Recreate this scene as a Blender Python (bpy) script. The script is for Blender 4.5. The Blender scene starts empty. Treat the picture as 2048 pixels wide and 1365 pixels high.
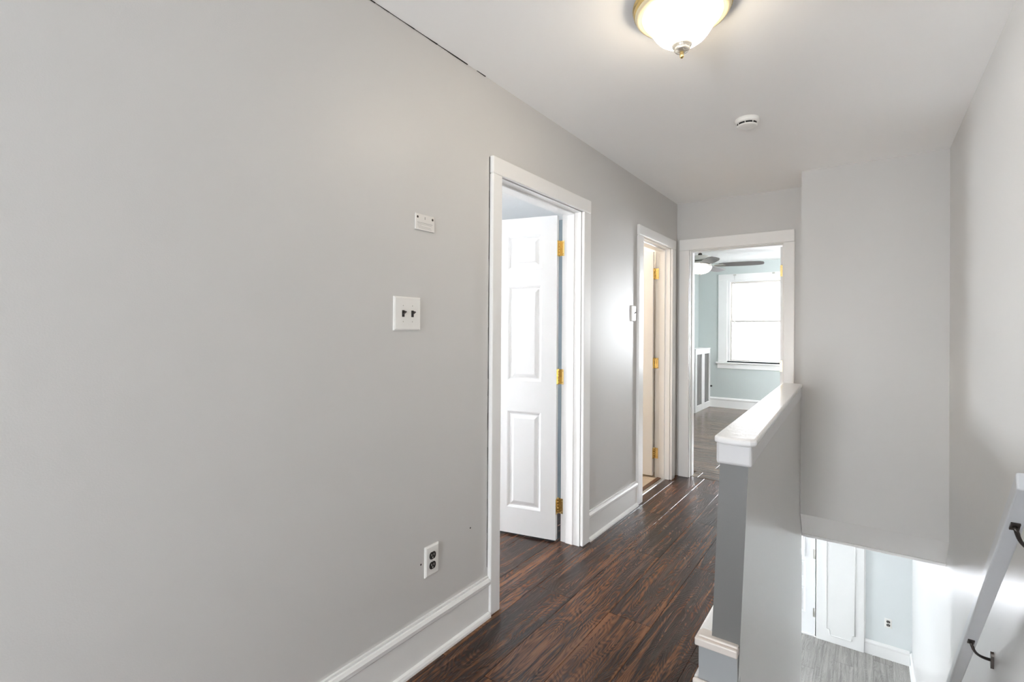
import bpy, bmesh, math, random
from mathutils import Vector, Matrix, Euler

random.seed(7)
S = bpy.context.scene
COL = S.collection
PI = math.pi

# ------------------------------------------------------------------ camera
F_PX, PSI, PITCH, ROLL = 992.4445, math.radians(35.5783), math.radians(0.2437), math.radians(0.3774)
cam = bpy.data.cameras.new('camera')
cam.sensor_width = 36.0
cam.lens = 36.0 * F_PX / 2048.0
cam.shift_x = -3.925 / 2048.0
cam.shift_y = -26.787 / 2048.0
cam.clip_start = 0.02
cam_ob = bpy.data.objects.new('camera', cam)
COL.objects.link(cam_ob)
fw = Vector((-math.sin(PSI) * math.cos(PITCH), math.cos(PSI) * math.cos(PITCH), math.sin(PITCH)))
r0 = Vector((math.cos(PSI), math.sin(PSI), 0)); u0 = r0.cross(fw)
rr = r0 * math.cos(ROLL) + u0 * math.sin(ROLL); uu = -r0 * math.sin(ROLL) + u0 * math.cos(ROLL)
cam_ob.matrix_world = Matrix(((rr.x, uu.x, -fw.x, 1.4209), (rr.y, uu.y, -fw.y, 0.0), (rr.z, uu.z, -fw.z, 1.3091), (0, 0, 0, 1)))
S.camera = cam_ob

# ------------------------------------------------------------------ sky and exposure
SKY = 16.0
LAMP = 11.0
W = bpy.data.worlds.new('sky'); S.world = W; W.use_nodes = True
bg = W.node_tree.nodes['Background']
bg.inputs[0].default_value = (0.95, 0.975, 1.0, 1); bg.inputs[1].default_value = SKY
S.view_settings.view_transform = 'Standard'; S.view_settings.look = 'None'
S.view_settings.gamma = 1.0; S.view_settings.use_curve_mapping = False
S.view_settings.exposure = 2.22
S.cycles.max_bounces = 12; S.cycles.diffuse_bounces = 8; S.cycles.glossy_bounces = 5
S.cycles.transmission_bounces = 6; S.cycles.transparent_max_bounces = 8
S.cycles.use_denoising = True
S.cycles.sample_clamp_indirect = 6.0
S.cycles.caustics_reflective = False; S.cycles.caustics_refractive = False

def portal(name, loc, normal, sx, sy):
    """marks a window opening for the renderer so that daylight finds it; gives off no light itself"""
    l = bpy.data.lights.new(name, 'AREA'); l.shape = 'RECTANGLE'; l.size = sx; l.size_y = sy
    l.cycles.is_portal = True
    o = bpy.data.objects.new(name, l); COL.objects.link(o)
    o.location = loc; o.rotation_euler = Vector(normal).to_track_quat('-Z', 'Z').to_euler()
    return o

# ------------------------------------------------------------------ materials
def mat(name, col=(.8, .8, .8), rough=.5, metal=0., spec=.5, bump=0., bscale=200., var=0., coat=0., emit=None, es=0.):
    m = bpy.data.materials.new(name); m.use_nodes = True
    nt = m.node_tree; n = nt.nodes; L = nt.links; p = n['Principled BSDF']
    p.inputs['Base Color'].default_value = (*col, 1); p.inputs['Roughness'].default_value = rough
    p.inputs['Metallic'].default_value = metal; p.inputs['Specular IOR Level'].default_value = spec
    p.inputs['Coat Weight'].default_value = coat
    if emit:
        p.inputs['Emission Color'].default_value = (*emit, 1); p.inputs['Emission Strength'].default_value = es
    if bump or var:
        tc = n.new('ShaderNodeTexCoord')
        if bump:
            t = n.new('ShaderNodeTexNoise'); t.inputs['Scale'].default_value = bscale; t.inputs['Detail'].default_value = 3
            b = n.new('ShaderNodeBump'); b.inputs['Strength'].default_value = bump; b.inputs['Distance'].default_value = .002
            L.new(tc.outputs['Object'], t.inputs['Vector']); L.new(t.outputs['Fac'], b.inputs['Height']); L.new(b.outputs['Normal'], p.inputs['Normal'])
        if var:
            t2 = n.new('ShaderNodeTexNoise'); t2.inputs['Scale'].default_value = 2.3; t2.inputs['Detail'].default_value = 4
            L.new(tc.outputs['Object'], t2.inputs['Vector'])
            mx = n.new('ShaderNodeMix'); mx.data_type = 'RGBA'
            mx.inputs['A'].default_value = (*[c * (1 - var) for c in col], 1); mx.inputs['B'].default_value = (*[min(1, c * (1 + var)) for c in col], 1)
            L.new(t2.outputs['Fac'], mx.inputs['Factor']); L.new(mx.outputs['Result'], p.inputs['Base Color'])
    return m

def wood(name, dark, mid, light, contrast=1., rough=.3, bump=.35, swirl=1.0, spec=.5):
    m = bpy.data.materials.new(name); m.use_nodes = True
    nt = m.node_tree; n = nt.nodes; L = nt.links; p = n['Principled BSDF']
    def node(t, **k):
        o = n.new(t)
        for a, b in k.items(): setattr(o, a, b)
        return o
    def math_(op, a, b=None):
        o = node('ShaderNodeMath', operation=op)
        for i, v in enumerate((a, b)):
            if v is None: continue
            if isinstance(v, (int, float)): o.inputs[i].default_value = v
            else: L.new(v, o.inputs[i])
        return o.outputs[0]
    tc = node('ShaderNodeTexCoord'); oi = node('ShaderNodeObjectInfo')
    off = math_('MULTIPLY', oi.outputs['Random'], 61.7)
    cx = node('ShaderNodeCombineXYZ'); L.new(off, cx.inputs[0]); L.new(off, cx.inputs[1]); L.new(off, cx.inputs[2])
    add = node('ShaderNodeVectorMath', operation='ADD'); L.new(tc.outputs['Object'], add.inputs[0]); L.new(cx.outputs[0], add.inputs[1])
    def noise(sx, sy, detail, rough_=.55, dist=0.):
        mp = node('ShaderNodeMapping'); mp.inputs['Scale'].default_value = (sx, sy, 1)
        L.new(add.outputs[0], mp.inputs['Vector'])
        t = node('ShaderNodeTexNoise'); t.inputs['Scale'].default_value = 1; t.inputs['Detail'].default_value = detail
        t.inputs['Roughness'].default_value = rough_; t.inputs['Distortion'].default_value = dist
        L.new(mp.outputs[0], t.inputs['Vector']); return t.outputs['Fac']
    streak = noise(30, 1.3, 5, .64, .9)          # broad lengthwise streaks
    cath = noise(7, 1.6, 2, .45, .4)            # cathedral figure
    fibre = noise(230, 7, 3, .7)                # fine fibres
    patch = noise(3.2, 2.0, 2, .5)
    rings = math_('SINE', math_('ADD', math_('MULTIPLY', cath, 240 * swirl), math_('MULTIPLY', fibre, 2.2)))
    rings = math_('MULTIPLY', math_('ADD', rings, 1.0), .5)
    v = math_('ADD', math_('MULTIPLY', streak, .80), math_('MULTIPLY', rings, .085))
    v = math_('ADD', v, math_('MULTIPLY', fibre, .42))
    v = math_('ADD', v, math_('MULTIPLY', patch, .26))
    v = math_('ADD', v, math_('MULTIPLY', oi.outputs['Random'], .10))
    v = math_('SUBTRACT', v, .335)
    cr = node('ShaderNodeValToRGB'); e = cr.color_ramp.elements
    e[0].position = .5 - .16 / contrast; e[0].color = (*dark, 1); e[1].position = .5 + .24 / contrast; e[1].color = (*light, 1)
    k = e.new(.52); k.color = (*mid, 1)
    L.new(v, cr.inputs[0]); L.new(cr.outputs[0], p.inputs['Base Color'])
    b = node('ShaderNodeBump'); b.inputs['Strength'].default_value = bump; b.inputs['Distance'].default_value = .0012
    L.new(math_('ADD', math_('MULTIPLY', rings, .5), fibre), b.inputs['Height']); L.new(b.outputs['Normal'], p.inputs['Normal'])
    p.inputs['Roughness'].default_value = rough; p.inputs['Specular IOR Level'].default_value = spec
    return m

M = {}
M['grey'] = mat('grey_wall_paint', (.635, .624, .610), .45, bump=.10, bscale=260, var=.015)
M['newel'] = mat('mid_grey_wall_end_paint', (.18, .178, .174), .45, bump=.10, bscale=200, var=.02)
M['stairgrey'] = mat('semi_gloss_stair_paint', (.63, .625, .613), .30, spec=.8, bump=.14, bscale=55, var=.015)
M['ceil'] = mat('white_ceiling_paint', (.94, .933, .925), .6, bump=.06, bscale=200, var=.01)
M['trim'] = mat('white_trim_gloss', (.87, .865, .855), .28, bump=.05, bscale=60)
M['cap'] = mat('worn_gloss_cap_paint', (.85, .85, .855), .2, bump=.55, bscale=38)
M['sash'] = mat('grey_beige_sash_paint', (.60, .57, .53), .4, bump=.1)  # one grey-beige tone that keeps the sash bars visible
M['apron'] = mat('grey_white_apron_paint', (.66, .655, .66), .3, bump=.08, bscale=60)
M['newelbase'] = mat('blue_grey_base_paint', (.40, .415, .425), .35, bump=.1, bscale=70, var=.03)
M['board'] = mat('pale_grey_baseboard', (.87, .865, .85), .35, bump=.06, bscale=60)
M['beige'] = mat('worn_cream_trim', (.76, .70, .65), .35, bump=.1, bscale=90, var=.05)
M['door'] = mat('white_door_paint', (.88, .885, .89), .35, bump=.06, bscale=120)
M['blue'] = mat('pale_blue_wall_paint', (.56, .605, .595), .5, bump=.06, bscale=220)
M['slate'] = mat('slate_wall_paint', (.17, .21, .235), .6, bump=.06, bscale=220)
M['cream'] = mat('cream_bath_paint', (.86, .83, .79), .5, bump=.06, bscale=220)
M['lowwall'] = mat('pale_lower_wall_paint', (.72, .75, .755), .4, bump=.08, bscale=240)
M['brass'] = mat('polished_brass', (.84, .63, .27), .25, 1.0, bump=.05, bscale=40)
M['brassdk'] = mat('antique_brass', (.55, .40, .16), .3, 1.0, bump=.05, bscale=40)
M['ivory'] = mat('ivory_lamp_ring', (.85, .74, .50), .3, bump=.03)
M['nickel'] = mat('brushed_nickel', (.62, .60, .56), .32, 1.0, bump=.05, bscale=90)
M['iron'] = mat('dark_bronze_bracket', (.07, .06, .055), .35, .8, bump=.1, bscale=120)
M['black'] = mat('black_plastic', (.018, .015, .014), .3, bump=.03)
M['slot'] = mat('dark_slot', (.01, .01, .01), .6, bump=.03)
M['plate'] = mat('white_plastic_plate', (.84, .83, .80), .3, bump=.02)
M['plateold'] = mat('aged_white_plate', (.78, .76, .73), .4, bump=.05, var=.04)
M['ink'] = mat('faded_grey_print', (.36, .34, .34), .6, bump=.02)
M['rail'] = mat('grey_painted_rail', (.60, .62, .645), .3, bump=.15, bscale=70, var=.03)
M['gap'] = mat('dark_gap', (.03, .028, .026), .9, bump=.1)
M['grille'] = mat('grey_metal_grille', (.36, .35, .34), .5, .4, bump=.5, bscale=500)
M['blade'] = mat('grey_fan_blade', (.20, .18, .17), .4, bump=.1, bscale=120)
M['tile'] = mat('tan_floor_tile', (.66, .57, .46), .35, bump=.06, bscale=60, var=.06)
M['grout'] = mat('tan_grout', (.45, .40, .34), .8, bump=.1)
M['brownstrip'] = mat('brown_threshold_wood', (.16, .075, .035), .4, bump=.2, bscale=150, var=.1)
M['metalstrip'] = mat('aluminium_strip', (.62, .62, .62), .35, 1.0, bump=.05)
M['subfloor'] = mat('subfloor', (.05, .04, .035), .9, bump=.1)
M['outside'] = mat('outer_wall', (.5, .5, .5), .9, bump=.1)
M['cord'] = mat('white_cord', (.8, .8, .8), .6, bump=.1)
M['wood'] = wood('dark_plank', (.016, .0072, .0046), (.056, .0225, .0118), (.20, .082, .035), 1.35, .26, .6, spec=.45)
M['bedwood'] = wood('glare_lightened_plank', (.09, .062, .047), (.17, .118, .088), (.30, .22, .165), 1.0, .22, .3, spec=.7)  # hall brown lightened to imitate window glare on the boards
M['greywood'] = wood('grey_plank', (.22, .21, .195), (.36, .345, .325), (.52, .51, .49), .9, .3, .25)

def glass_mat():
    m = bpy.data.materials.new('window_glass'); m.use_nodes = True
    nt = m.node_tree; n = nt.nodes; n.clear()
    o = n.new('ShaderNodeOutputMaterial'); t = n.new('ShaderNodeBsdfTransparent'); g = n.new('ShaderNodeBsdfGlossy'); g.inputs['Roughness'].default_value = .02
    f = n.new('ShaderNodeFresnel'); f.inputs[0].default_value = 1.25; x = n.new('ShaderNodeMixShader')
    nt.links.new(f.outputs[0], x.inputs[0]); nt.links.new(t.outputs[0], x.inputs[1]); nt.links.new(g.outputs[0], x.inputs[2]); nt.links.new(x.outputs[0], o.inputs[0])
    t.inputs[0].default_value = (.97, .98, .99, 1)
    return m
M['glass'] = glass_mat()

def dimmed_pane_mat(tr=.23):
    m = bpy.data.materials.new('dimmed_window_pane'); m.use_nodes = True
    nt = m.node_tree; n = nt.nodes; n.clear()
    o = n.new('ShaderNodeOutputMaterial'); t = n.new('ShaderNodeBsdfTransparent'); t.inputs[0].default_value = (tr, tr, tr * 1.02, 1)
    d = n.new('ShaderNodeBsdfDiffuse'); d.inputs[0].default_value = (.8, .8, .82, 1); x = n.new('ShaderNodeMixShader'); x.inputs[0].default_value = .10
    nt.links.new(t.outputs[0], x.inputs[1]); nt.links.new(d.outputs[0], x.inputs[2]); nt.links.new(x.outputs[0], o.inputs[0])
    return m
M['frosted'] = dimmed_pane_mat()  # dimming tint added to hold back sky glare behind the sashes
M['half_dimmed'] = dimmed_pane_mat(.56)  # weaker dimming tint, added to tone down daylight through the front door

def shade_mat():
    m = bpy.data.materials.new('lit_frosted_glass'); m.use_nodes = True
    nt = m.node_tree; n = nt.nodes; L = nt.links; p = n['Principled BSDF']
    p.inputs['Base Color'].default_value = (.9, .86, .76, 1); p.inputs['Roughness'].default_value = .25
    tc = n.new('ShaderNodeTexCoord'); s = n.new('ShaderNodeSeparateXYZ'); L.new(tc.outputs['Object'], s.inputs[0])
    # the bulbs sit low in the bowl: the rim glows less and yellower than the belly
    mr = n.new('ShaderNodeMapRange'); mr.inputs['From Min'].default_value = -.035; mr.inputs['From Max'].default_value = -.125
    mr.inputs['To Min'].default_value = 0; mr.inputs['To Max'].default_value = 1
    L.new(s.outputs[2], mr.inputs['Value'])
    c = n.new('ShaderNodeValToRGB'); c.color_ramp.elements[0].color = (1, .76, .42, 1); c.color_ramp.elements[1].color = (1, .92, .80, 1)
    L.new(mr.outputs[0], c.inputs[0]); L.new(c.outputs[0], p.inputs['Emission Color'])
    st = n.new('ShaderNodeMapRange'); st.inputs['To Min'].default_value = .30; st.inputs['To Max'].default_value = LAMP
    st.interpolation_type = 'SMOOTHSTEP'
    L.new(mr.outputs[0], st.inputs['Value']); L.new(st.outputs[0], p.inputs['Emission Strength'])
    return m
M['shade'] = shade_mat()
M['fanlight'] = mat('lit_fan_bowl', (.9, .88, .84), .3, bump=.02, emit=(1, .94, .85), es=.45)
M['bathlight'] = mat('lit_bath_globe', (.9, .85, .75), .3, bump=.02, emit=(1, .87, .72), es=19.0)

# ------------------------------------------------------------------ mesh builder
class MB:
    def __init__(s): s.v = []; s.f = []; s.m = []; s.sm = []
    def poly(s, pts, m=0, sm=False):
        b = len(s.v); s.v += [tuple(p) for p in pts]; s.f.append(list(range(b, b + len(pts)))); s.m.append(m); s.sm.append(sm); return s
    def hexa(s, c, m=0, fm=None):
        """c: 8 corners, bottom ring then top ring, counter-clockwise from above"""
        b = len(s.v); s.v += [tuple(p) for p in c]; fm = fm or {}
        for k, f in (('-z', (3, 2, 1, 0)), ('+z', (4, 5, 6, 7)), ('-y', (0, 1, 5, 4)), ('+x', (1, 2, 6, 5)), ('+y', (2, 3, 7, 6)), ('-x', (3, 0, 4, 7))):
            s.f.append([b + i for i in f]); s.m.append(fm.get(k, m)); s.sm.append(False)
        return s
    def box(s, x0, x1, y0, y1, z0, z1, m=0, fm=None):
        return s.hexa([(x0, y0, z0), (x1, y0, z0), (x1, y1, z0), (x0, y1, z0), (x0, y0, z1), (x1, y0, z1), (x1, y1, z1), (x0, y1, z1)], m, fm)
    def prism(s, prof, place, a, b, m=0, sm=False):
        """prof: 2-D outline, place(u, v, t) -> xyz, extruded from t=a to t=b"""
        n = len(prof); o = len(s.v)
        s.v += [tuple(place(u, v, a)) for u, v in prof] + [tuple(place(u, v, b)) for u, v in prof]
        for i in range(n):
            j = (i + 1) % n; s.f.append([o + i, o + j, o + n + j, o + n + i]); s.m.append(m); s.sm.append(sm)
        s.f.append([o + i for i in reversed(range(n))]); s.f.append([o + n + i for i in range(n)]); s.m += [m, m]; s.sm += [False, False]
        return s
    def lathe(s, prof, seg=40, c=(0, 0, 0), m=0, ax='z'):
        o = len(s.v); n = len(prof)
        for k in range(seg):
            a = 2 * PI * k / seg
            for r_, z in prof:
                p = (r_ * math.cos(a), r_ * math.sin(a), z)
                if ax == 'x': p = (p[2], p[0], p[1])
                if ax == 'y': p = (p[0], p[2], p[1])
                s.v.append((c[0] + p[0], c[1] + p[1], c[2] + p[2]))
        for k in range(seg):
            k2 = (k + 1) % seg
            for i in range(n - 1):
                s.f.append([o + k * n + i, o + k2 * n + i, o + k2 * n + i + 1, o + k * n + i + 1]); s.m.append(m); s.sm.append(True)
        return s
    def tube(s, path, rad, seg=10, m=0):
        P = [Vector(p) for p in path]; o = len(s.v); n = len(P)
        R = rad if isinstance(rad, (list, tuple)) else [rad] * n
        up = Vector((0, 0, 1))
        for i, p in enumerate(P):
            t = (P[min(i + 1, n - 1)] - P[max(i - 1, 0)]).normalized()
            a = t.cross(up) if abs(t.dot(up)) < .98 else t.cross(Vector((1, 0, 0)))
            a.normalize(); b = t.cross(a)
            for k in range(seg):
                w = 2 * PI * k / seg; s.v.append(tuple(p + (a * math.cos(w) + b * math.sin(w)) * R[i]))
        for i in range(n - 1):
            for k in range(seg):
                k2 = (k + 1) % seg; s.f.append([o + i * seg + k, o + i * seg + k2, o + (i + 1) * seg + k2, o + (i + 1) * seg + k]); s.m.append(m); s.sm.append(True)
        s.f.append([o + k for k in range(seg)]); s.f.append([o + (n - 1) * seg + k for k in range(seg)]); s.m += [m, m]; s.sm += [False, False]
        return s
    def mesh(s, name, mats, bevel=0., segs=2):
        me = bpy.data.meshes.new(name); me.from_pydata(s.v, [], s.f)
        for x in (mats if isinstance(mats, (list, tuple)) else [mats]): me.materials.append(M[x])
        for p, i, q in zip(me.polygons, s.m, s.sm): p.material_index = i; p.use_smooth = q
        bm = bmesh.new(); bm.from_mesh(me)
        bmesh.ops.recalc_face_normals(bm, faces=bm.faces)
        if bevel:
            es = [e for e in bm.edges if len(e.link_faces) == 2 and e.calc_face_angle(0) > .6]
            bmesh.ops.bevel(bm, geom=es, offset=bevel, segments=segs, profile=.5, affect='EDGES', clamp_overlap=True)
        bm.to_mesh(me); bm.free(); me.update()
        return me
    def build(s, name, mats, parent=None, bevel=0., segs=2, loc=None, rot=None):
        o = bpy.data.objects.new(name, s.mesh(name, mats, bevel, segs)); COL.objects.link(o)
        if parent is not None: o.parent = parent
        if loc is not None: o.location = loc
        if rot is not None: o.rotation_euler = rot
        return o

def tag(o, label=None, cat=None, group=None, kind=None):
    for k, v in (('label', label), ('category', cat), ('group', group), ('kind', kind)):
        if v: o[k] = v
    return o
def empty(name, loc=(0, 0, 0), rz=0.):
    o = bpy.data.objects.new(name, None); COL.objects.link(o); o.empty_display_size = .05
    o.location = loc; o.rotation_euler = (0, 0, rz); return o
def struct(o, label, cat): return tag(o, label, cat, None, 'structure')

# ------------------------------------------------------------------ dimensions (metres); x across, y down the hall, z up from the upper floor
H = 2.46; XR = 1.83; YE = 4.528; YE2 = 4.66; WL = -.13; YBACK = -2.5
YB = 4.094; XB = 1.024                     # boxed-out bulkhead over the stairs
LZ = -2.487; LC = -.20; YL = 7.23          # lower floor, its ceiling, its far wall
D1 = (1.8575, 2.683); D2 = (3.658, 4.344); D3 = (.114, .8595); DH = 2.03
BX0, BX1, BY, BZ = -1.02, 2.6, 9.0, 2.48   # bedroom
HALL = (-.13, XR)

# ------------------------------------------------------------------ walls
# left hall wall: grey to the hall, white to the front room for more bounce, cream to the bathroom
w = MB()
def wl(y0, y1, z0, z1): w.box(WL, 0, y0, y1, z0, z1, 0, {'-x': 1 if y1 <= 3.46 else 2})
wl(YBACK, D1[0], -.008, H); wl(D1[0], D1[1], DH, H); wl(D1[1], 3.45, -.008, H); wl(3.45, D2[0], -.008, H); wl(D2[0], D2[1], DH, H); wl(D2[1], YE, -.008, H)
struct(w.build('wall_left', ['grey', 'ceil', 'cream']), 'long grey painted hall wall with two white doorways', 'wall')
# end wall with the bedroom doorway
w = MB()
def we(x0, x1, z0, z1): w.box(x0, x1, YE, YE2, z0, z1, 0, {'+y': 1})
we(-2.0, D3[0], -.008, H + .02); we(D3[0], D3[1], DH + .012, H + .02); we(D3[1], XR + .8, -.008, H + .02)
struct(w.build('wall_end', ['grey', 'blue']), 'short grey wall at the far end of the hall around the bedroom doorway', 'wall')
# bulkhead
w = MB()
w.hexa([(XB, YB, .004), (XR, YB, .004), (XR, YE, .004), (XB, YE, .004), (XB, YB, H), (XR, YB, H), (XR, YE, H), (XB, YE, H)])
w.hexa([(XB, 4.227, -.18), (XR, 4.227, -.18), (XR, YE, -.18), (XB, YE, -.18), (XB, YB, .004), (XR, YB, .004), (XR, YE, .004), (XB, YE, .004)])
struct(w.build('wall_bulkhead', 'grey'), 'grey boxed-out wall hanging over the stairwell', 'wall')
# right wall, two storeys
w = MB().box(XR, XR + .12, YBACK, YL, LZ, H)
struct(w.build('wall_right', 'stairgrey'), 'tall grey wall running down the right side of the stairs', 'wall')
# rear wall of the hall with an added fill window (behind the camera)
def wall_with_hole(name, mats, axis, v0, v1, a0, a1, z0, z1, hole, fm=None):
    h0, h1, hz0, hz1 = hole; w = MB()
    for (p, q, r_, t) in ((a0, h0, z0, z1), (h1, a1, z0, z1), (h0, h1, z0, hz0), (h0, h1, hz1, z1)):
        if axis == 'y': w.box(p, q, v0, v1, r_, t, 0, fm)
        else: w.box(v0, v1, p, q, r_, t, 0, fm)
    return w.build(name, mats)
struct(wall_with_hole('wall_back', 'grey', 'y', YBACK - .12, YBACK, WL, XR + .12, -.008, H, (.50, 1.14, .25, 1.33)), 'grey wall behind the landing', 'wall')
# bedroom walls
w = MB()
for a in ((BX0 - .12, -.545, -.008, BZ), (-.545, .485, -.008, .80), (-.545, .485, 2.177, BZ), (.485, 1.35, -.008, BZ), (1.35, 2.20, -.008, .80), (1.35, 2.20, 2.177, BZ), (2.20, BX1 + .12, -.008, BZ)):
    w.box(a[0], a[1], BY, BY + .14, a[2], a[3])
struct(w.build('wall_bedroom_far', 'blue'), 'pale blue bedroom wall with the window', 'wall')
struct(MB().box(BX0 - .12, BX0, YE2, BY, -.008, BZ).build('wall_bedroom_left', 'blue'), 'pale blue bedroom wall behind the radiator cover', 'wall')
struct(wall_with_hole('wall_bedroom_right', 'blue', 'x', BX1, BX1 + .12, YE2, BY, -.008, BZ, (5.7, 7.1, .8, 2.15)), 'pale blue bedroom wall on the right', 'wall')
# front room (behind the six-panel door) and bathroom
struct(wall_with_hole('wall_front_room_left', 'ceil', 'x', -3.32, -3.2, .5, 3.45, -.008, H, (1.0, 1.82, .8, 1.85)), 'white window wall of the front room', 'wall')
struct(MB().box(-3.2, WL, 3.36, 3.45, -.008, H, 0, {'+y': 1}).build('wall_front_room_far', ['slate', 'cream']), 'slate wall behind the open six-panel door', 'wall')
struct(MB().box(-3.2, WL, .4, .5, -.008, H).build('wall_front_room_near', 'ceil'), 'white wall of the front room', 'wall')
struct(MB().box(-2.0, -1.9, 3.45, YE, -.008, H).build('wall_bathroom', 'cream'), 'cream bathroom wall', 'wall')
struct(MB().box(-1.9, WL, YE - .05, YE, -.008, H).build('wall_bathroom_far', 'cream'), 'cream bathroom wall behind its door', 'wall')
# ceilings
struct(MB().box(WL, XR + .12, YBACK - .12, YE + .02, H, H + .1).build('ceiling', 'ceil'), 'white painted hall ceiling', 'ceiling')
struct(MB().box(-3.32, WL, .4, 3.4, 2.17, 2.27).build('ceiling_front_room', 'ceil'), 'low white ceiling of the front room', 'ceiling')
struct(MB().box(-2.0, WL, 3.4, YE, H - .02, H + .1).build('ceiling_bathroom', 'ceil'), 'bathroom ceiling', 'ceiling')
struct(MB().box(BX0 - .12, BX1 + .12, YE2 - .02, BY + .14, BZ, BZ + .1).build('ceiling_bedroom', 'ceil'), 'white bedroom ceiling', 'ceiling')
# lower storey shell
struct(MB().box(-3.5, XB, 4.227, YL + .1, LC, LC + .1).box(XB, XR, YE, YL + .1, LC, LC + .1).box(XB, XR, 4.227, YE, LC, LC + .018).build('ceiling_lower', 'ceil'), 'white ceiling of the lower room', 'ceiling')
LWIN = (-3.2, -2.2, -1.6, -.5)
LDOOR = (0.0, .885)
w = MB()
for a in ((-3.6, LWIN[0], LZ, LC), (LWIN[0], LWIN[1], LZ, LWIN[2]), (LWIN[0], LWIN[1], LWIN[3], LC), (LWIN[1], LDOOR[0], LZ, LC), (LDOOR[0], LDOOR[1], LZ + 2.08, LC), (LDOOR[1], XR, LZ, LC)):
    w.box(a[0], a[1], YL, YL + .12, a[2], a[3])
struct(w.build('wall_lower_far', 'lowwall'), 'pale wall at the foot of the stairs beside the front door', 'wall')
struct(wall_with_hole('wall_lower_left', 'lowwall', 'x', -3.6, -3.5, 4.1, YL, LZ, LC, (5.2, 6.2, -1.6, -.5)), 'pale far left wall of the lower room', 'wall')
struct(MB().box(-3.5, .93, 4.15, 4.25, LZ, LC).build('wall_lower_near', 'lowwall'), 'pale wall under the hall floor', 'wall')

# ------------------------------------------------------------------ floors of planks
PW, PL = .2, 1.355
_pm = {}
def plank(parent, x0, x1, y0, y1, z, material, along='y'):
    g = .0007; key = (round(x1 - x0, 4), round(y1 - y0, 4), material, along)
    if key not in _pm:
        a, b = (x1 - x0) / 2 - g, (y1 - y0) / 2 - g
        if along == 'x': a, b = b, a
        _pm[key] = MB().box(-a, a, -b, b, -.008, 0).mesh('plank', material, bevel=.0011, segs=1)
    o = bpy.data.objects.new('plank', _pm[key]); COL.objects.link(o); o.parent = parent
    o.location = ((x0 + x1) / 2, (y0 + y1) / 2, z)
    if along == 'x': o.rotation_euler = (0, 0, PI / 2)
    return o

f = MB().box(-3.32, .932, YBACK - .12, YE + .04, -.2, -.0082).box(.932, XR, YBACK - .12, 1.85, -.2, -.0082)
floor = struct(f.build('floor', 'subfloor'), 'dark brown wood-look plank floor of the hall', 'floor')
for r_ in range(-16, 9):
    x0 = .043 + r_ * PW; x1 = x0 + PW
    start = (2.14 if r_ % 2 == 0 else 1.468)
    if r_ == 4: start = 2.01
    ys = [start + k * PL for k in range(-5, 4)]
    for y0 in ys:
        a0, a1, b0, b1 = x0, min(x1, XR), max(y0, YBACK), min(y0 + PL, 4.562)
        if x1 > 1.1: b1 = min(b1, 1.85)
        if r_ == 4 and y0 > 1.9: a1 = .93
        if x0 < -.2: b0 = max(b0, .5); b1 = min(b1, 3.40)
        if r_ == -1 and y0 > 3.3: a0 = -.034
        if r_ == -1 and y0 < .4: a0 = -.034
        a0 = max(a0, -3.2)
        if b1 - b0 > .02 and a1 - a0 > .02: plank(floor, a0, a1, b0, b1, 0, 'wood')

bf = struct(MB().box(BX0, BX1, YE2 - .085, BY, -.2, -.0082).build('floor_bedroom', 'subfloor'), 'brown plank floor of the bedroom', 'floor')
for r_ in range(23):
    y0 = 4.572 + r_ * .193; y1 = min(y0 + .193, BY); sft = (.0, .5, .95, .25, .72)[r_ % 5]
    for k in range(-1, 4):
        x0 = BX0 + (k - sft) * 1.2; a, b = max(x0, BX0), min(x0 + 1.2, BX1)
        if y0 < YE2: a, b = max(a, D3[0]), min(b, D3[1])
        if b - a > .03 and y1 - y0 > .02: plank(bf, a, b, y0, y1, 0, 'bedwood', 'x')

lf = struct(MB().box(-3.5, XR, 4.2, YL, LZ - .2, LZ - .0082).build('floor_lower', 'subfloor'), 'grey wood-look plank floor at the foot of the stairs', 'floor')
for r_ in range(25):
    x1 = XR - .02 - r_ * .18 + .02; x0 = x1 - .18; sft = (.1, .62, .33, .85, .5)[r_ % 5]
    for k in range(-1, 4):
        y0 = 4.25 + (k - sft) * 1.2; a, b = max(y0, 4.25), min(y0 + 1.2, YL)
        if x0 > -2.2 and b - a > .03: plank(lf, x0, x1, a, b, LZ, 'greywood')

tf = struct(MB().box(-1.9, -.04, 3.45, YE - .05, -.2, -.003).build('floor_bathroom', 'grout'), 'tan tiled bathroom floor', 'floor')
tm = MB().box(-.148, .148, -.131, .131, -.006, .004).mesh('tile', 'tile', bevel=.002)
for i in range(6):
    for j in range(4):
        o = bpy.data.objects.new('tile', tm); COL.objects.link(o); o.parent = tf; o.location = (-.258 - .3 * i, 3.585 + .2655 * j, .0)

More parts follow.
